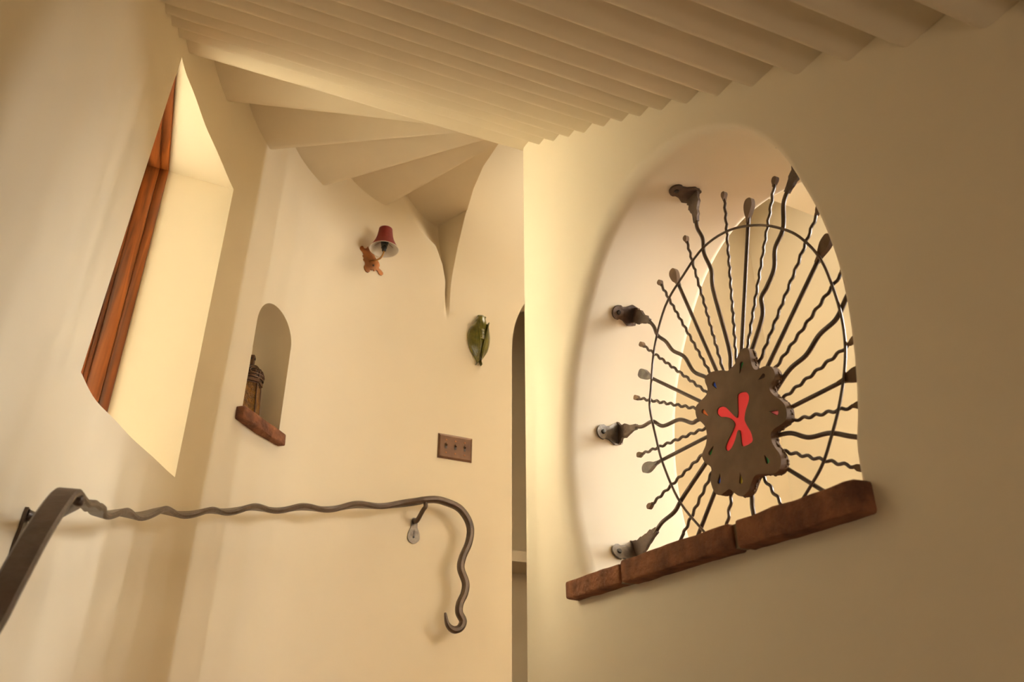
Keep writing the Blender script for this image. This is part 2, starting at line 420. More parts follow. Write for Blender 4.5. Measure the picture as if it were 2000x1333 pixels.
def build_winders():
    T = [(-.20, 1.9), (.063, 2.287), (.269, 2.653), (.553, 2.974), (.902, 3.198)]
    I = [(1.2, 1.9), (1.26, 1.9), (1.28, 1.955), (1.30, 2.10), (1.30, 2.30)]
    Z = [2.018, 2.168, 2.318, 2.468, 2.618]
    def ext(t, i, d=.22):
        t = Vector(t); i = Vector(i); return t+(t-i).normalized()*d
    for k in range(5):
        bm = bmesh.new()
        a = ext(T[k], I[k]) if k else Vector((-.35, 1.9)); ia = Vector(I[k])
        if k < 4: poly = [ia, a, ext(T[k+1], I[k+1]), Vector(I[k+1])]
        else: poly = [ia, a, Vector((1.36, 3.52)), Vector((1.36, 3.20)), Vector((1.315, 3.02)), Vector((1.285, 2.84)), Vector((1.28, 2.66)), Vector((1.29, 2.5))]
        if k < 4:       # each panel is a shallow plastered curve that comes down to its nose
            pa0, pa1, pb1, pb0 = ia, a, poly[2], poly[3]; nu, nv = 26, 20; G = []
            for q in range(nu+1):
                u = q/nu; row = []
                for v_ in range(nv+1):
                    v = v_/nv; p = pa0.lerp(pa1, v).lerp(pb0.lerp(pb1, v), u)
                    zz = Z[k]+.085*(1-u)**2.0*min(1, .25+v*1.2)
                    if u > .96: zz += .010*((u-.96)/.04)**2
                    row.append(bm.verts.new((p.x, p.y, zz)))
                G.append(row)
            H = [[bm.verts.new((v.co.x, v.co.y, Z[k]+.30)) for v in row] for row in G]
            for q in range(nu):
                for v in range(nv):
                    bm.faces.new((G[q][v], G[q+1][v], G[q+1][v+1], G[q][v+1])); bm.faces.new((H[q][v], H[q][v+1], H[q+1][v+1], H[q+1][v]))
                for c in (0, nv): bm.faces.new((G[q][c], H[q][c], H[q+1][c], G[q+1][c]))
            for v in range(nv):
                for c in (0, nu): bm.faces.new((G[c][v], G[c][v+1], H[c][v+1], H[c][v]))
        else:
            prism(bm, [(p.x, p.y, Z[k]) for p in poly], (0, 0, .30))
        o = obj('ceiling', bm, CEIL, None, 50); struct(o)
build_winders()
bm = bmesh.new(); box(bm, (-.8, -1.8, 3.6), (5.2, 5.2, 3.75)); struct(obj('ceiling', bm, CEIL, None, None))

# ------------------------------------------------------------------ side room, hallway behind the doorway, floors
bm = bmesh.new(); box(bm, (3.4, -1.6, -1.5), (3.6, 3.2, 3.6)); sw = obj('wall_side', bm, PLASTER, None, None)
cs = []
for yc, wd in SIDE_WINDOWS:
    bm = bmesh.new(); box(bm, (3.3, yc-wd/2-.01, .82), (3.7, yc+wd/2+.01, 1.97)); cs.append(cut(bm))
boolean(sw, cs); struct(sw)
bm = bmesh.new(); box(bm, (-.75, -1.8, -2.2), (3.6, -1.6, 3.6)); struct(obj('wall_rear', bm, PLASTER, None, None))
bm = bmesh.new(); box(bm, (.9, 4.4, -1.5), (3.6, 4.6, 3.6)); struct(obj('wall_hall', bm, PLASTER, None, None))
bm = bmesh.new(); box(bm, (1.0, 3.5, -1.5), (1.15, 4.4, 3.6)); box(bm, (3.3, 3.5, -1.5), (3.45, 4.4, 3.6)); struct(obj('wall_hall', bm, PLASTER, None, None))
bm = bmesh.new()    # sloping stair soffit and ledge seen through the doorway
prism(bm, [(1.15, 4.4, 2.3), (1.15, 3.95, 2.3), (3.3, 3.95, 3.3), (3.3, 4.4, 3.3)], (0, 0, .3))
box(bm, (1.9, 4.1, 1.0), (2.5, 4.4, 1.06)); struct(obj('trim_hall', bm, PLASTER, None, None))
bm = bmesh.new(); box(bm, (-.75, 1.5, -.25), (5, 4.6, -.1)); box(bm, (1.37, -1.6, -.25), (3.6, 1.5, -.1)); struct(obj('floor', bm, CONC, None, None))
bm = bmesh.new()
prof = [(1.5, -.10)]
y, z = 1.5, -.10
for k in range(8): z -= .17; prof.append((y, z)); y -= .27; prof.append((y, z))
prof += [(-1.6, z), (-1.6, -1.7), (1.5, -1.7)]
prism(bm, [(-.42, a, b) for a, b in prof], (1.43, 0, 0)); struct(obj('stairs', bm, CONC, None, None))

bm = bmesh.new(); box(bm, (1.36, -1.6, 2.06), (3.42, 1.88, 2.2)); struct(obj('ceiling', bm, CEIL, None, None))   # low slab over the side room, added to block light rising from its windows

# ------------------------------------------------------------------ stair window joinery
win = empty('window_1', (-.16, 2.17, WZ0)); struct(win)
def wpart(name, boxes, ma, bev=.004):
    bm = bmesh.new()
    for a, b in boxes: box(bm, a, b, bev)
    bmesh.ops.translate(bm, vec=-win.location, verts=bm.verts[:])
    return obj(name, bm, ma, win, 40)
ya, yb = 1.80, WY1
def slab(name, loop, dz, ma):
    bm = bmesh.new(); prism(bm, loop, (0, 0, dz)); bmesh.ops.bevel(bm, geom=bm.edges[:], offset=.0025, segments=2, affect='EDGES')
    bmesh.ops.translate(bm, vec=-win.location, verts=bm.verts[:]); return obj(name, bm, ma, win, 40)
# lining boards step towards the glass: (x front at far end, x back, thickness)
for k, (xa, xb, t) in enumerate([(-.074, -.106, .010), (-.103, -.150, .020), (-.147, -.162, .030), (-.160, -.30, .042)]):
    xn, xm = xa-.034, xb-.034
    wpart('jamb_board', [((xb, yb-t, WZ0+.002), (xa, yb-.001, WZ1-.002))], WOODZ)
    slab('lintel_board', [(xb, yb-t, WZ1-t*.8), (xa, yb-t, WZ1-t*.8), (xn, 1.925, WZ1-t*.8), (xm, 1.925, WZ1-t*.8)], t*.8-.001, WOODY)
    slab('sill_board', [(xb, yb-t, WZ0+.001), (xa, yb-t, WZ0+.001), (xn-.02, 1.83, WZ0+.001), (xm-.02, 1.83, WZ0+.001)], t*.5, WOODY)
wpart('glass_pane', [((-.281, ya+.04, WZ0+.03), (-.275, yb-.03, WZ1-.03))], GLASS, 0)

# ------------------------------------------------------------------ brick sills
def brick(bm, a, b, seed):
    box(bm, a, b, .006)
    n0 = len(bm.verts)
    bmesh.ops.subdivide_edges(bm, edges=[e for e in bm.edges if e.calc_length() > .05], cuts=14, use_grid_fill=True)
    for v in bm.verts:
        d = Vector((noise.noise(v.co*22+Vector((seed, 0, 0))), noise.noise(v.co*22+Vector((0, seed, 5))), noise.noise(v.co*22+Vector((3, 9, seed)))))
        e = noise.noise(v.co*75+Vector((seed, seed, 0)))
        v.co += d*.0022+d.normalized()*(.0011*e)
sill = tag(empty('brick_sill', (1.15, 1.2, .34)), 'long rust-brown brick ledge under the arched opening that holds the iron sunburst', 'window sill')
def sill_part(name, bm, ma, par):
    bmesh.ops.translate(bm, vec=-par.location, verts=bm.verts[:]); return obj(name, bm, ma, par, 45)
for k, (a, b, dx) in enumerate([(.782, 1.046, 0), (1.060, 1.394, -.004), (1.408, 1.628, .002)]):
    bm = bmesh.new(); brick(bm, (.965+dx, a, .318+.002*k), (1.375, b, .368-.002*k), k*7.3); sill_part('brick', bm, BRICK, sill)
bm = bmesh.new(); box(bm, (.975, 1.042, .322), (1.372, 1.064, .364)); box(bm, (.975, 1.390, .322), (1.372, 1.412, .364)); sill_part('mortar_joint', bm, MORTAR, sill)

P0, T0, N0 = wall_at(4.56)
bm = bmesh.new(); brick(bm, (-.128, -.15, 0), (.166, .040, .046), 3.1)
M = Matrix((T0, N0, Vector((0, 0, 1)))).transposed().to_4x4(); M.translation = P0+Vector((0, 0, 1.043))
ns = obj('brick_sill', bm, BRICK, None, 45); ns.matrix_world = M
tag(ns, 'short reddish brick ledge at the foot of the small lantern niche', 'window sill')

# ------------------------------------------------------------------ iron sunburst grille
SPOKES = [
    ('thick', [(1.3365, 0.5888), (1.4261, 0.5353), (1.4602, 0.5113), (1.5113, 0.4976), (1.5416, 0.4783)]),
    ('thin', [(1.3470, 0.6115), (1.5580, 0.5462)]),
    ('straight', [(1.3224, 0.6491), (1.5664, 0.6454)]),
    ('thin', [(1.3257, 0.6714), (1.5832, 0.6886)]),
    ('thick', [(1.3468, 0.6992), (1.3650, 0.6999), (1.4093, 0.7240), (1.4728, 0.7301), (1.5124, 0.7565), (1.5572, 0.7583), (1.5917, 0.7711)]),
    ('thin', [(1.3490, 0.7310), (1.5770, 0.8475)]),
    ('straight', [(1.3317, 0.7440), (1.5481, 0.9087)]),
    ('thin', [(1.3053, 0.7571), (1.5332, 0.9876)]),
    ('thick', [(1.3025, 0.7940), (1.3374, 0.8224), (1.3607, 0.8674), (1.3774, 0.8859), (1.4059, 0.9099), (1.4295, 0.9464), (1.4592, 0.9779), (1.4721, 1.0110), (1.4946, 1.0433)]),
    ('thin', [(1.2834, 0.7978), (1.4307, 1.1277)]),
    ('straight', [(1.2606, 0.7934), (1.3745, 1.1310)]),
    ('thin', [(1.2390, 0.7854), (1.3086, 1.1950)]),
    ('thick', [(1.2137, 0.7810), (1.2102, 0.8272), (1.2319, 0.9718), (1.2355, 1.0128), (1.2324, 1.0509), (1.2489, 1.1072), (1.2471, 1.1509), (1.2613, 1.1936), (1.2602, 1.2240)]),
    ('thin', [(1.1926, 0.7935), (1.1530, 1.2282)]),
    ('straight', [(1.1706, 0.8117), (1.0762, 1.1578)]),
    ('thin', [(1.1539, 0.8040), (0.9911, 1.1577)]),
    ('thick', [(1.1416, 0.7921), (1.0966, 0.8534), (1.0909, 0.8958), (1.0692, 0.9142), (1.0413, 0.9446), (1.0287, 0.9892), (0.9973, 1.0223), (0.9831, 1.0800), (0.9604, 1.1079)]),
    ('thin', [(1.1313, 0.7491), (0.8918, 1.0143)]),
    ('straight', [(1.1026, 0.7378), (0.8847, 0.9354)]),
    ('thin', [(1.0828, 0.7245), (0.8630, 0.8492)]),
    ('thick', [(1.1016, 0.6713), (1.0495, 0.7033), (1.0003, 0.7155), (0.9599, 0.7415), (0.9135, 0.7545), (0.8814, 0.7846), (0.8606, 0.8001)]),
    ('thin', [(1.0841, 0.6507), (0.8774, 0.6958)]),
    ('straight', [(1.0696, 0.6249), (0.8759, 0.6292)]),
    ('thin', [(1.0645, 0.5976), (0.8994, 0.5689)]),
    ('thick', [(1.1178, 0.5821), (1.0751, 0.5747), (1.0316, 0.5509), (0.9811, 0.5424), (0.9393, 0.5221), (0.9093, 0.5084)]),
    ('thin', [(1.1116, 0.5504), (0.9254, 0.4560)]),
    ('straight', [(1.1102, 0.5178), (1.0057, 0.4283)]),
    ('thin', [(1.1688, 0.5158), (1.1248, 0.4384)]),
    ('thick', [(1.2043, 0.5052), (1.2052, 0.4782), (1.2081, 0.4564), (1.2042, 0.4164)]),
    ('thin', [(1.2617, 0.5033), (1.2958, 0.4266)]),
    ('straight', [(1.3200, 0.5133), (1.3765, 0.4505)]),
    ('thin', [(1.3245, 0.5566), (1.4358, 0.4547)]),
]
RING=[(1.4959, 0.8401), (1.5076, 0.7878), (1.4920, 0.6998), (1.4765, 0.6354), (1.4325, 0.5349), (1.3716, 0.4585), (1.2995, 0.3896), (1.2105, 0.3713), (1.1031, 0.4128), (1.0301, 0.4633), (0.9977, 0.4936), (0.9691, 0.5346), (0.9430, 0.5764), (0.9178, 0.6289), (0.9001, 0.6852), (0.8942, 0.7486), (0.8995, 0.8203), (0.9123, 0.8877), (0.9396, 0.9481), (0.9787, 1.0013), (1.0517, 1.0632), (1.1459, 1.1091), (1.2384, 1.1173), (1.3245, 1.0838), (1.4062, 1.0362), (1.4658, 0.9443)]
DISC=[(1.1369, 0.7881), (1.1506, 0.7897), (1.1649, 0.7791), (1.1734, 0.7674), (1.1889, 0.7618), (1.2017, 0.7604), (1.2131, 0.7675), (1.2293, 0.7728), (1.2522, 0.7794), (1.2727, 0.7768), (1.2769, 0.7658), (1.2714, 0.7461), (1.2781, 0.7330), (1.2996, 0.7257), (1.3166, 0.7196), (1.3212, 0.7056), (1.3173, 0.6885), (1.3039, 0.6744), (1.2934, 0.6584), (1.2927, 0.6371), (1.3003, 0.6187), (1.3136, 0.6051), (1.3156, 0.5939), (1.3071, 0.5795), (1.2923, 0.5662), (1.2922, 0.5547), (1.2979, 0.5392), (1.2945, 0.5183), (1.2847, 0.5030), (1.2712, 0.4980), (1.2565, 0.5009), (1.2422, 0.5025), (1.2305, 0.4912), (1.2170, 0.4808), (1.2019, 0.4794), (1.1877, 0.4849), (1.1778, 0.4967), (1.1642, 0.5088), (1.1427, 0.5065), (1.1158, 0.4986), (1.0997, 0.5003), (1.0901, 0.5130), (1.0896, 0.5311), (1.0984, 0.5471), (1.1050, 0.5626), (1.1041, 0.5785), (1.0937, 0.5857), (1.0719, 0.5888), (1.0584, 0.5947), (1.0541, 0.6066), (1.0556, 0.6234), (1.0647, 0.6379), (1.0792, 0.6533), (1.0884, 0.6697), (1.0823, 0.6814), (1.0695, 0.6904), (1.0683, 0.7042), (1.0764, 0.7178), (1.0935, 0.7251), (1.1123, 0.7259), (1.1226, 0.7318), (1.1272, 0.7473), (1.1275, 0.7655), (1.1286, 0.7797)]
XF=[(1.1652, 0.6951), (1.1526, 0.6889), (1.1480, 0.6789), (1.1509, 0.6684), (1.1613, 0.6550), (1.1676, 0.6429), (1.1705, 0.6325), (1.1664, 0.6196), (1.1583, 0.6026), (1.1556, 0.5878), (1.1592, 0.5793), (1.1805, 0.5779), (1.1894, 0.5822), (1.1894, 0.5963), (1.1894, 0.6162), (1.1966, 0.6159), (1.2053, 0.6017), (1.2178, 0.5887), (1.2288, 0.5838), (1.2375, 0.5871), (1.2374, 0.5966), (1.2261, 0.6087), (1.2140, 0.6190), (1.2039, 0.6299), (1.2023, 0.6381), (1.2102, 0.6497), (1.2248, 0.6594), (1.2405, 0.6651), (1.2503, 0.6763), (1.2470, 0.6872), (1.2342, 0.6875), (1.2209, 0.6803), (1.2076, 0.6635), (1.1962, 0.6490), (1.1906, 0.6469), (1.1860, 0.6642), (1.1834, 0.6839), (1.1791, 0.6956)]
DROPS = [
    ('green', (1.1556, 0.7581), (1.1656, 0.7381)),
    ('dark', (1.0994, 0.7058), (1.1163, 0.7026)),
    ('blue', (1.2490, 0.7480), (1.2410, 0.7323)),
    ('orange', (1.2952, 0.6990), (1.2785, 0.6805)),
    ('green', (1.2889, 0.5972), (1.2751, 0.6098)),
    ('blue', (1.2720, 0.5275), (1.2649, 0.5438)),
    ('yellow', (1.2065, 0.5089), (1.2049, 0.5289)),
    ('green', (1.1246, 0.5275), (1.1308, 0.5428)),
    ('red', (1.0801, 0.6157), (1.0996, 0.6257)),
]

GX = 1.17
gr = tag(empty('window_grille', (GX, 1.2, .37)), 'forged iron sunburst grille with wavy rays, ring and red figure filling the arched opening', 'window grille')
def gpart(name, bm, ma, par=gr, deg=50):
    off = Vector(gr.location); bmesh.ops.translate(bm, vec=-off, verts=bm.verts[:]); return obj(name, bm, ma, par, deg)
def pt(y, z, x=GX): return Vector((x, y, z))
def paddle(bm, p, d, L, W, th):
    """hammered spoon end, outline in the grille plane"""
    q = Vector((0, -d.z, d.y)); out = []
    prof = [(-.12, .18), (.1, .30), (.35, .75), (.6, 1.0), (.82, .93), (.96, .6), (1.0, 0)]
    a = [p+d*(u*L)+q*(v*W/2*(1+.12*noise.noise(Vector((u*9, p.y*40, 1))))) for u, v in prof]
    b = [p+d*(u*L)-q*(v*W/2*(1+.12*noise.noise(Vector((u*9, p.z*40, 7))))) for u, v in reversed(prof[:-1])]
    loop = catmull([x-Vector((th/2, 0, 0)) for x in a+b], 3, True)
    prism(bm, loop, (th, 0, 0))
OUT = catmull([Vector((0, y, z)) for y, z in ARCH], 8)
def nearest_out(p):
    i = min(range(1, len(OUT)-1), key=lambda k: (OUT[k]-Vector((0, p.y, p.z))).length)
    t = (OUT[i+1]-OUT[i-1]).normalized(); return OUT[i], t
for k, (kind, P) in enumerate(SPOKES):
    bm = bmesh.new(); a = pt(*P[0]); e = pt(*P[-1]); d0 = (pt(*P[1])-a).normalized()
    a = a-d0*.03
    L = (e-a).length; d = (e-a).normalized(); q = Vector((0, -d.z, d.y)); head = None
    low = k in (26, 27, 28, 29, 30, 31)
    if kind == 'straight':
        tube(bm, [a, a+d*(L-.035 if not low else L)], .0046, 8)
    elif kind == 'thin':
        n = 46; pts = []; wl = .030; ph = k*1.3
        LL = L-.012 if not low else L
        for j in range(n+1):
            u = j/n; amp = .0023*min(1, u*8)
            pts.append(a+d*(LL*u)+q*(amp*sin(2*pi*LL*u/wl+ph)))
        tube(bm, pts, .0036, 7)
    else:
        pts = catmull([a]+[pt(*x) for x in P], 7); tube(bm, pts, .0050, 8)
    nm = {'straight': 'straight_ray', 'thin': 'rippled_ray', 'thick': 'wavy_ray'}[kind]
    if low:   # foot running down into the brick sill
        dd = (e-a).normalized()
        if dd.z < -.3: tube(bm, [e-dd*.002, e+dd*((e.z-.362)/-dd.z)], .0046 if kind == 'straight' else .0038, 8)
    so = gpart(nm, bm, IRON)
    if low: continue
    if kind == 'straight' and k != 26:
        bm = bmesh.new(); dd = (e-pt(*P[0])).normalized(); paddle(bm, e-dd*.055, dd, .055, .026, .011); gpart('hammered_tip', bm, IRONG if k in (2, 6) else IRONP, so)
    if kind == 'thin' and k != 27:
        bm = bmesh.new(); dd = d; paddle(bm, e-dd*.020, dd, .022, .0135, .010); gpart('hammered_tip', bm, IRONP, so)
    if kind == 'thick' and k < 26:
        o, t = nearest_out(e); o = pt(o.y, o.z); nn = (o-e); nn.x = 0
        if nn.length < .004: nn = Vector((0, e.y-1.2, e.z-.8))
        # direction into the jamb: perpendicular to the outline
        nn = Vector((0, t.z, -t.y)); nn = nn if nn.dot(o-pt(1.2, .8)) > 0 else -nn
        # jagged web plate
        w0 = t*.007; loop = []
        base_p = e-(pts[-1]-pts[-3]).normalized()*.012
        rr = random.Random(k)
        A = [base_p+w0]; B = [base_p-w0]
        steps = 5
        for j in range(1, steps+1):
            u = j/steps; c = base_p.lerp(o-nn*.0015, u); hw = (.006+.024*u**1.1)*rr.uniform(.8, 1.15)
            A.append(c+t*hw-nn*.004); A.append(c+t*(hw+rr.uniform(0, .005)))
            B.append(c-t*(hw*rr.uniform(.6, .9))-nn*.004); B.append(c-t*(hw*rr.uniform(.7, 1.0)))
        bm = bmesh.new(); prism(bm, [x-Vector((.004, 0, 0)) for x in catmull(A, 2)+list(reversed(catmull(B, 2)))], (.008, 0, 0))
        web = gpart('wall_bracket', bm, RUST, so)
        # foot lying on the jamb, running towards the stair side, with screw
        X = Vector((-1, 0, 0)); f = []
        prof = [(-.012, -.024), (.012, -.030), (.030, -.019), (.042, -.017)]
        c = o-nn*.0065
        for uu, vv in prof: f.append(c+X*uu+t*vv)
        for j in range(9):
            an = -pi/2+pi*j/8; f.append(c+X*(.048+.021*cos(an))+t*(.0205*sin(an)))
        for uu, vv in reversed(prof): f.append(c+X*uu-t*vv)
        bm = bmesh.new(); prism(bm, f, nn*.006)
        gpart('bracket_foot', bm, RUST if k not in (4, 0) else IRONG, so)
        bm = bmesh.new(); cc = c+X*.050
        Mx = nn.to_track_quat('Z', 'Y').to_matrix().to_4x4(); Mx.translation = cc-nn*.004
        lathe(bm, [(.0005, 0), (.005, .0005), (.0065, .003), (.0065, .008)], Mx, 12, (True, True)); gpart('screw', bm, SLOT, so)
# ring
bm = bmesh.new()
rp = catmull([pt(y, z, GX-.009) for y, z in RING], 5, True)
tube(bm, rp, .0031, 7, True); gpart('ring', bm, IRON)
# small hooks tying the ring to the rays
def centroid(L): return (sum(p[0] for p in L)/len(L), sum(p[1] for p in L)/len(L))
CC = centroid(DISC)
Mdisc = Matrix(((0, 0, 1, 0), (1, 0, 0, 0), (0, 1, 0, 0), (0, 0, 0, 1)))    # (u,v,w)->(x=w,y=u,z=v)
def smoothloop(L, n=3):
    return [(p.x, p.y) for p in catmull([Vector((a, b, 0)) for a, b in L], n, True)]
def drop_loop(h, t, r=.0052, n=10):
    h = Vector(h); t = Vector(t); d = (t-h).normalized(); q = Vector((-d.y, d.x)); out = []
    for k in range(n+1):
        a = pi/2+pi*k/n; out.append(tuple(h+d*(r*cos(a))+q*(r*sin(a))))
    m = h.lerp(t, .5); out.append(tuple(m-q*r*.55)); out.append(tuple(t)); out.append(tuple(m+q*r*.55))
    return out
Mg = Matrix.Translation(Vector((1.157, 0, 0))-gr.location) @ Mdisc
holes = [smoothloop(XF, 2)]+[drop_loop(a, b) for c, a, b in DROPS]
disc = curve_solid([smoothloop(DISC, 3)]+holes, .0105, Mg, 'sun_plate', IRONP, gr)
def grow(L, s):
    c = centroid(L); return [(c[0]+(a-c[0])*s, c[1]+(b-c[1])*s) for a, b in L]
Mr = Matrix.Translation(Vector((1.1525, 0, 0))-gr.location) @ Mdisc
curve_solid([smoothloop(XF, 2)], .0035, Mr, 'red_glass_figure', REDG, disc)
for c, a, b in DROPS:
    if c == 'dark': continue
    Md = Matrix.Translation(Vector((1.1535, 0, 0))-gr.location) @ Mdisc
    dl = drop_loop(a, b)
    curve_solid([dl], .003, Md, c+'_glass_drop', GLASSC[c], disc)
# weld beads round the rim of the plate
bm = bmesh.new(); DL = smoothloop(DISC, 3); rr = random.Random(2)
for j in range(0, len(DL)-1):
    y, z = DL[j]
    d = Vector((y-CC[0], z-CC[1])).normalized()
    Mx = Matrix.Translation((1.162+rr.uniform(-.003, .004), y-.0022*d.x, z-.0022*d.y)) @ Matrix.Scale(rr.uniform(.7, 1.2), 4)
    bmesh.ops.create_icosphere(bm, subdivisions=1, radius=.0040, matrix=Mx)
gpart('weld_bead', bm, IRONP, disc).__setitem__('kind', 'stuff')

# ------------------------------------------------------------------ handrail
RP = [(-.140,.72,-.085,0),(-.124,.90,.018,0),(-.103,1.10,.118,0),(-.093,1.165,.190,0),(-.083,1.235,.268,0),(-.071,1.30,.332,0),(-.064,1.335,.3535,0),(-.057,1.37,.3560,0),
      (-.049,1.425,.362,0),(-.041,1.49,.380,0),(-.030,1.58,.396,0)]
RL = [Vector((a, b, c)) for a, b, c, d in RP]
RL += [Vector(p) for p in [(-.010,1.755,.434),(.030,1.905,.470),(.090,2.10,.532),(.165,2.27,.583),(.250,2.42,.631),(.340,2.57,.690),(.440,2.70,.737),(.560,2.83,.786),
      (.690,2.93,.829),(.800,3.00,.868),(.900,3.055,.897),(1.00,3.095,.926),(1.061,3.118,.943),(1.13,3.123,.962),(1.176,3.124,.9765),(1.225,3.125,.985),(1.27,3.125,.981),
      (1.331,3.125,.964),(1.372,3.125,.925),(1.391,3.125,.8765),(1.384,3.125,.816),(1.358,3.125,.753),(1.352,3.125,.706),(1.375,3.125,.650),(1.371,3.125,.6076),
      (1.352,3.125,.565),(1.350,3.125,.530),(1.368,3.125,.497),(1.354,3.125,.469),(1.326,3.125,.462),(1.300,3.125,.482),(1.288,3.125,.525)]]
pts = catmull(RL, 11)
def wall_n(p):
    i = nearest_s(p.x, p.y); return wall_at(SS[i])[2]
side = []; ww = []; tt = []; acc = 0
n = len(pts)
for i, p in enumerate(pts):
    N = wall_n(p); side.append(Vector(N))
    u = i/(n-1); uend = max(0, (i-(n-26))/26)
    ww.append(.044*(1-uend)+.020*uend if i < n-1 else .008)
    ww[-1] = .035+.003*sst((u-.25)/.1)-.006*sst((u-.35)/.5)-.020*uend
    tt.append((.012+.017*sst((u-.2)/.5))*(1-.78*uend))
pr = []
for i, p in enumerate(pts):
    if i: acc += (p-pts[i-1]).length
    f = sst((acc-1.0)/.15)*(1-sst((acc-2.9)/.3))
    wv = sin(2*pi*acc/.31)
    pr.append(p+Vector((0, 0, .0062*wv*f))+side[i]*(.005*sin(2*pi*acc/.31+1.3)*f))
    if f: side[i] = (side[i]+Vector((0, 0, .25*sin(2*pi*acc/.31+.6)))).normalized()
rail = tag(empty('handrail', pts[0]), 'wavy dark forged iron handrail along the curved wall ending in a curled hook', 'handrail')
bm = bmesh.new(); sweep(bm, pr, side, ww, tt, .3); bmesh.ops.translate(bm, vec=-rail.location, verts=bm.verts[:]); obj('rail', bm, IRON, rail, 38)
def rail_bracket(s, z, top, ma, dip=.030):
    p, T, N = wall_at(s); Z = Vector((0, 0, 1)); c = p+Z*z
    # teardrop plate on the wall
    K = 1.75; loop = []
    for j in range(17):
        a = pi+pi*j/16; loop.append(c+(T*cos(a)+Z*sin(a))*(.0155*K))
    loop += [c+(T*a+Z*b)*K for a, b in ((.0145, .009), (.0085, .024), (.0075, .040), (.004, .047), (-.004, .047), (-.0075, .040), (-.0085, .024), (-.0145, .009))]
    bm = bmesh.new(); prism(bm, [q+N*.0005 for q in loop], N*.006); bmesh.ops.translate(bm, vec=-rail.location, verts=bm.verts[:])
    pl = obj('wall_plate', bm, ma, rail, 40)
    bm = bmesh.new(); Mx = N.to_track_quat('Z', 'Y').to_matrix().to_4x4(); Mx.translation = c+N*.006
    lathe(bm, [(.0045, 0), (.0045, .002), (.003, .0035), (.0005, .0036)], Mx, 12, (False, True)); bmesh.ops.translate(bm, vec=-rail.location, verts=bm.verts[:]); obj('screw', bm, SLOT, pl, 40)
    bm = bmesh.new(); a = c+Z*.070+N*.004
    path = catmull([a, a+N*.030-Z*.006, a.lerp(top, .6)+N*.026-Z*dip*.5, top+N*.010-Z*dip, top-Z*.004], 7)
    tube(bm, path, [.0105-.002*(i/len(path)) for i in range(len(path))], 8); bmesh.ops.translate(bm, vec=-rail.location, verts=bm.verts[:])
    obj('bracket_arm', bm, IRON, rail, 50)
rail_bracket(5.452, .832, Vector((1.176, 3.124, .9765)), IRONG)
rail_bracket(3.292, .325, min(pr, key=lambda q: abs(q.y-1.36)), IRON, .008)

# ------------------------------------------------------------------ wall sconce
P, T, N = wall_at(5.148); Z = Vector((0, 0, 1))
MW = Matrix((T, N, Z)).transposed().to_4x4(); MW.translation = P+Z*2.105     # local x along the wall, y out of it, z up
sc = tag(empty('wall_sconce', (0, 0, 0)), 'small wall lamp with dark red shade and ragged copper back plate on the curved wall', 'wall lamp'); sc.matrix_world = MW
BP = [(-.062,.052),(-.072,.060),(-.084,.050),(-.084,.036),(-.070,.030),(-.062,.020),(-.066,.012),(-.058,.004),(-.060,-.006),(-.050,-.014),(-.048,-.026),(-.052,-.040),(-.044,-.056),(-.030,-.060),
      (-.020,-.050),(-.018,-.036),(-.010,-.040),(-.006,-.032),(.004,-.038),(.012,-.028),(.022,-.030),(.034,-.042),(.048,-.040),(.052,-.028),(.040,-.018),(.026,-.012),(.030,.002),(.022,.018),
      (.008,.028),(-.004,.040),(-.014,.058),(-.024,.066),(-.030,.056),(-.038,.062),(-.044,.070),(-.050,.058)]
BP = [(a*1.05+.006, b*1.08-.004) for a, b in BP]; BP = [(p.x, p.y) for p in catmull([Vector((a, b, 0)) for a, b in BP], 3, True)]
Mb = Matrix(((1, 0, 0, 0), (0, 0, 1, .004), (0, 1, 0, 0), (0, 0, 0, 1)))
bp = curve_solid([BP], .003, Mb, 'back_plate', COPPER, sc)
bm = bmesh.new(); lathe(bm, [(.005, 0), (.004, .003), (.0005, .0035)], Matrix(((1, 0, 0, 0), (0, 0, 1, .007), (0, 1, 0, -.018), (0, 0, 0, 1))), 10, (False, True)); obj('screw', bm, SLOT, bp, 40)
bm = bmesh.new(); pth = catmull([(-.018, .005, .000), (-.014, .035, -.010), (-.006, .065, -.008), (-.001, .081, .010), (0, .084, .030)], 6)
tube(bm, pth, .0045, 8); obj('arm', bm, BRASS, sc, 50)
SX, SY, SZ = .000, .084, .026
bm = bmesh.new(); lathe(bm, [(.007, 0), (.010, .004), (.010, .018), (.014, .019), (.014, .026), (.011, .030), (.016, .034), (.016, .042), (.019, .046), (.019, .056), (.008, .060)],
                        Matrix.Translation((SX, SY, SZ)), 20, (True, True)); obj('socket', bm, BLACKP, sc, 40)
bm = bmesh.new(); lathe(bm, [(.006, .058), (.007, .064), (.013, .075), (.0135, .088), (.008, .10), (.0005, .105)], Matrix.Translation((SX, SY, SZ)), 16); obj('bulb', bm, LINING, sc, 60)
prof = [(.0690, .012), (.0640, .022), (.0540, .040), (.0450, .060), (.0385, .082), (.0345, .106), (.0320, .128)]
bm = bmesh.new(); lathe(bm, prof, Matrix.Translation((SX, SY, SZ)), 40)
sh = obj('lamp_shade', bm, SHADE, sc, 60, recalc=True)
bm = bmesh.new(); lathe(bm, [(r-.0014, z) for r, z in prof], Matrix.Translation((SX, SY, SZ)), 40); obj('shade_lining', bm, LINING, sh, 60)
bm = bmesh.new()
for r, z in ((.0686, .012), (.0318, .128)):
    bm = bmesh.new(); tube(bm, [(SX+r*cos(a*pi/20), SY+r*sin(a*pi/20), SZ+z) for a in range(40)], .0010, 6, True); obj('shade_rim', bm, LINING, sh, 60)
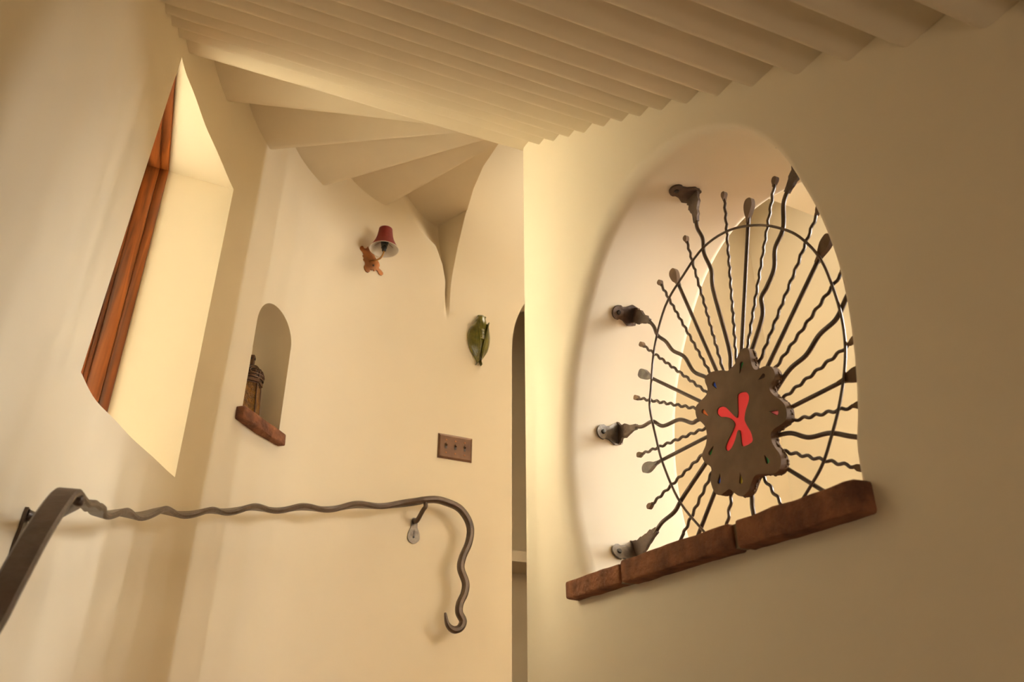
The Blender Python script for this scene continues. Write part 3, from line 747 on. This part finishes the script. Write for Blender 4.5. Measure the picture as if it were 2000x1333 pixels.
for a in (0, 2.1, 4.2):
    bm = bmesh.new(); tube(bm, [(SX+.010*cos(a), SY+.010*sin(a), SZ+.06), (SX+.0520*cos(a), SY+.0520*sin(a), SZ+.0435)], .001, 5); obj('shade_wire', bm, COPPER, sh, 60)

# ------------------------------------------------------------------ green ceramic cicada on the far wall
cw = tag(empty('cicada_ornament', (1.444, 3.2, 1.842)), 'glossy olive green ceramic cicada hung head up on the far wall above the switches', 'wall ornament')
def blob(name, prof, ma, par, seg=28, yf=1.0, tilt=0, dx=0):
    """prof: (z, half width, depth, centre x)"""
    bm = bmesh.new(); rings = []
    for z, hw, dp, cx in prof:
        ring = []
        for k in range(seg+1):
            a = pi*k/seg; ring.append(bm.verts.new((cx+dx-hw*cos(a), -dp*sin(a)**.8, z)))
        rings.append(ring)
    for A, B in zip(rings, rings[1:]):
        for k in range(seg): bm.faces.new((A[k], A[k+1], B[k+1], B[k]))
        bm.faces.new((A[0], B[0], B[-1], A[-1]))
    bm.faces.new(rings[0]); bm.faces.new(list(reversed(rings[-1])))
    return obj(name, bm, ma, par, 60)
blob('body', [(.138, .012, .016, .004), (.134, .021, .030, .004), (.120, .026, .040, .003), (.108, .029, .044, .002), (.095, .034, .048, 0), (.070, .036, .052, 0), (.048, .031, .050, 0), (.030, .024, .046, 0),
              (0, .020, .042, 0), (-.04, .016, .036, 0), (-.075, .010, .026, 0), (-.09, .004, .014, 0)], GREEN, cw)
for sg in (-1, 1):
    bm = bmesh.new(); rows = []
    nz = 26; nx = 12
    for i in range(nz+1):
        u = i/nz; z = .088-.226*u
        outer_x = .029+.033*sin(pi*min(1, u*1.12)**.72)-.034*max(0, u-.62)**1.2*2.2
        inner_x = .030*(1-u)**2+.004
        if u > .93: inner_x += (u-.93)*.12
        outer_x = max(outer_x, inner_x+.004)
        row = []
        for j in range(nx+1):
            v = j/nx; x = inner_x+(outer_x-inner_x)*v
            y = -(.012+.043*(1-v**1.8))*(1-.55*u**2)-.0016*cos(v*nx*pi*.9)*min(1, u*6)
            row.append((x, y, z))
        rows.append(row)
    F = [[bm.verts.new((sg*x*(1.0 if sg < 0 else .92), y, z)) for x, y, z in r] for r in rows]; K = [[bm.verts.new((sg*x*(1.0 if sg < 0 else .92), -.002, z)) for x, y, z in r] for r in rows]
    for i in range(nz):
        for j in range(nx):
            bm.faces.new((F[i][j], F[i+1][j], F[i+1][j+1], F[i][j+1])); bm.faces.new((K[i][j], K[i][j+1], K[i+1][j+1], K[i+1][j]))
        bm.faces.new((F[i][0], K[i][0], K[i+1][0], F[i+1][0])); bm.faces.new((F[i][nx], F[i+1][nx], K[i+1][nx], K[i][nx]))
    bm.faces.new(F[0]+list(reversed(K[0]))); bm.faces.new(F[nz]+list(reversed(K[nz])))
    wg = obj('wing', bm, GREEN, cw, 60)
    bm = bmesh.new(); tube(bm, [(sg*(.031*(1-u)**2+.0045), -(.044+.012*min(1, u*4))*(1-.55*u**2), .088-.20*u) for u in [k/14 for k in range(15)]], .0032, 7); obj('wing_rib', bm, GREEN, wg, 60)
    bm = bmesh.new(); bmesh.ops.create_uvsphere(bm, u_segments=14, v_segments=10, radius=.0062, matrix=Matrix.Translation((sg*.0175+.004, -.024, .126))); obj('eye', bm, GREEN, cw, 60)
for z in (.015, .004, -.007, -.018):
    pass
bm = bmesh.new()
for z in (.040, .032, .024, .016, .008, 0, -.008): tube(bm, [(.021*cos(a*pi/10), -.030-.0165*sin(a*pi/10), z) for a in range(11)], .0045, 8)
obj('abdomen_ridge', bm, GREEN, cw, 60)

# ------------------------------------------------------------------ light switch plate
sw_ = tag(empty('light_switch', (1.3365, 3.2, 1.261)), 'bronze triple toggle light switch plate on the far wall below the green cicada', 'light switch')
bm = bmesh.new()
W, H = .0845, .0585
a = [bm.verts.new(p) for p in ((-W, -.0005, -H), (W, -.0005, -H), (W, -.0005, H), (-W, -.0005, H))]
b = [bm.verts.new(p) for p in ((-W, -.003, -H), (W, -.003, -H), (W, -.003, H), (-W, -.003, H))]
c = [bm.verts.new(p) for p in ((-W+.009, -.0075, -H+.009), (W-.009, -.0075, -H+.009), (W-.009, -.0075, H-.009), (-W+.009, -.0075, H-.009))]
bm.faces.new(a); bm.faces.new(c)
for A, B in ((a, b), (b, c)):
    for k in range(4): bm.faces.new((A[k], A[(k+1) % 4], B[(k+1) % 4], B[k]))
pl = obj('plate', bm, PLATE, sw_, 20)
for k in (-1, 0, 1):
    x = k*.046
    bm = bmesh.new(); box(bm, (x-.0045, -.0085, -.0115), (x+.0045, -.0070, .0115)); tg = obj('toggle_slot', bm, SLOT, sw_, 40)
    bm = bmesh.new(); dz = 1 if k else .2
    prism(bm, [(x-.0035, -.008, .001), (x+.0035, -.008, .001), (x+.0035, -.008, .010), (x-.0035, -.008, .010)], (0, -.010, .005)); obj('toggle', bm, PLATE, sw_, 40)
    for sz in (-.030, .030):
        bm = bmesh.new(); lathe(bm, [(.0035, 0), (.003, .0014), (.0005, .0018)], Matrix(((1, 0, 0, x), (0, 0, -1, -.0074), (0, 1, 0, sz), (0, 0, 0, 1))), 10, (False, True)); obj('screw', bm, COPPER, sw_, 50)

# ------------------------------------------------------------------ lantern in the niche
lp = NP-NN*.080+NT*.006
la = tag(empty('lantern', (lp.x, lp.y, 1.089)), 'brass lantern with amber glass and pierced dome standing in the small niche', 'lantern')
la.rotation_euler = (0, 0, atan2(NT.y, NT.x)+radians(18))
def poly_ring(r, n=6, ph=0): return [Vector((r*cos(2*pi*k/n+ph), r*sin(2*pi*k/n+ph), 0)) for k in range(n)]
def lcone(name, r0, z0, r1, z1, ma, n=6, par=la):
    bm = bmesh.new(); A = [bm.verts.new(p+Vector((0, 0, z0))) for p in poly_ring(r0, n)]; B = [bm.verts.new(p+Vector((0, 0, z1))) for p in poly_ring(r1, n)]
    for k in range(n): bm.faces.new((A[k], A[(k+1) % n], B[(k+1) % n], B[k]))
    bm.faces.new(A); bm.faces.new(B); return obj(name, bm, ma, par, 20)
lcone('base', .066, 0, .066, .012, LBRASS)
lcone('glass_body', .062, .012, .0475, .150, AMBER)
bm = bmesh.new()
for k in range(6):
    a = poly_ring(.0615)[k]; b = poly_ring(.049)[k]; tube(bm, [a+Vector((0, 0, .01)), b+Vector((0, 0, .152))], .0030, 6)
for r, z in ((.0605, .024), (.049, .148)): tube(bm, [p+Vector((0, 0, z)) for p in poly_ring(r)], .0028, 6, True)
for k in range(6):          # beaded border
    for u in [j/8 for j in range(8)]:
        p = poly_ring(.0612)[k].lerp(poly_ring(.0612)[(k+1) % 6], u); bmesh.ops.create_icosphere(bm, subdivisions=1, radius=.003, matrix=Matrix.Translation(p+Vector((0, 0, .030))))
obj('frame', bm, LBRASS, la, 40)
lcone('collar', .056, .150, .056, .163, LBRASS)
def dome_r(z):
    u = (z-.163)/.060; return 0.0530*sqrt(max(0, 1-u**2.6))*(1+.06*sin(pi*min(1, u*1.4)))
bm = bmesh.new(); lathe(bm, [(max(.004, dome_r(.163+.060*k/12)*.93), .163+.060*k/12) for k in range(13)], Matrix(), 24); obj('dome_shell', bm, SLOT, la, 60)
bm = bmesh.new()            # pierced fretwork of the dome
for k in range(6):
    a = 2*pi*k/6
    tube(bm, [(dome_r(z)*cos(a), dome_r(z)*sin(a), z) for z in [.163+.0595*j/10 for j in range(11)]], .0030, 6)
    am = a+pi/6
    for rad_ in (.4, .22):
        L = []
        for j in range(16):
            t = 2*pi*j/16; z = .188+.019*sin(t)*rad_/.4; aa = am+rad_*cos(t)*1.0; r = dome_r(z)+.0004; L.append((r*cos(aa), r*sin(aa), z))
        tube(bm, L, .0020, 5, True)
    for dz in (-.015, 0, .015):
        tube(bm, [(dome_r(.188+dz)*cos(am+q), dome_r(.188+dz)*sin(am+q), .188+dz) for q in (-.42, -.2, 0, .2, .42)], .0013, 5)
for z in (.166, .178): tube(bm, [((dome_r(z)+.001)*cos(2*pi*j/24), (dome_r(z)+.001)*sin(2*pi*j/24), z) for j in range(24)], .0024, 6, True)
obj('dome_fretwork', bm, LBRASS, la, 60)
bm = bmesh.new(); box(bm, (-.010, -.010, .220), (.010, .010, .262), .002); ch = obj('chimney', bm, LBRASS, la, 30)
bm = bmesh.new()
for sx, sy in ((0, -1), (0, 1), (1, 0), (-1, 0)): box(bm, (sx*.0102-.003, sy*.0102-.003, .244), (sx*.0102+.003, sy*.0102+.003, .252))
obj('vent_hole', bm, SLOT, ch, 30)

la.scale = (1, 1, 1.10)
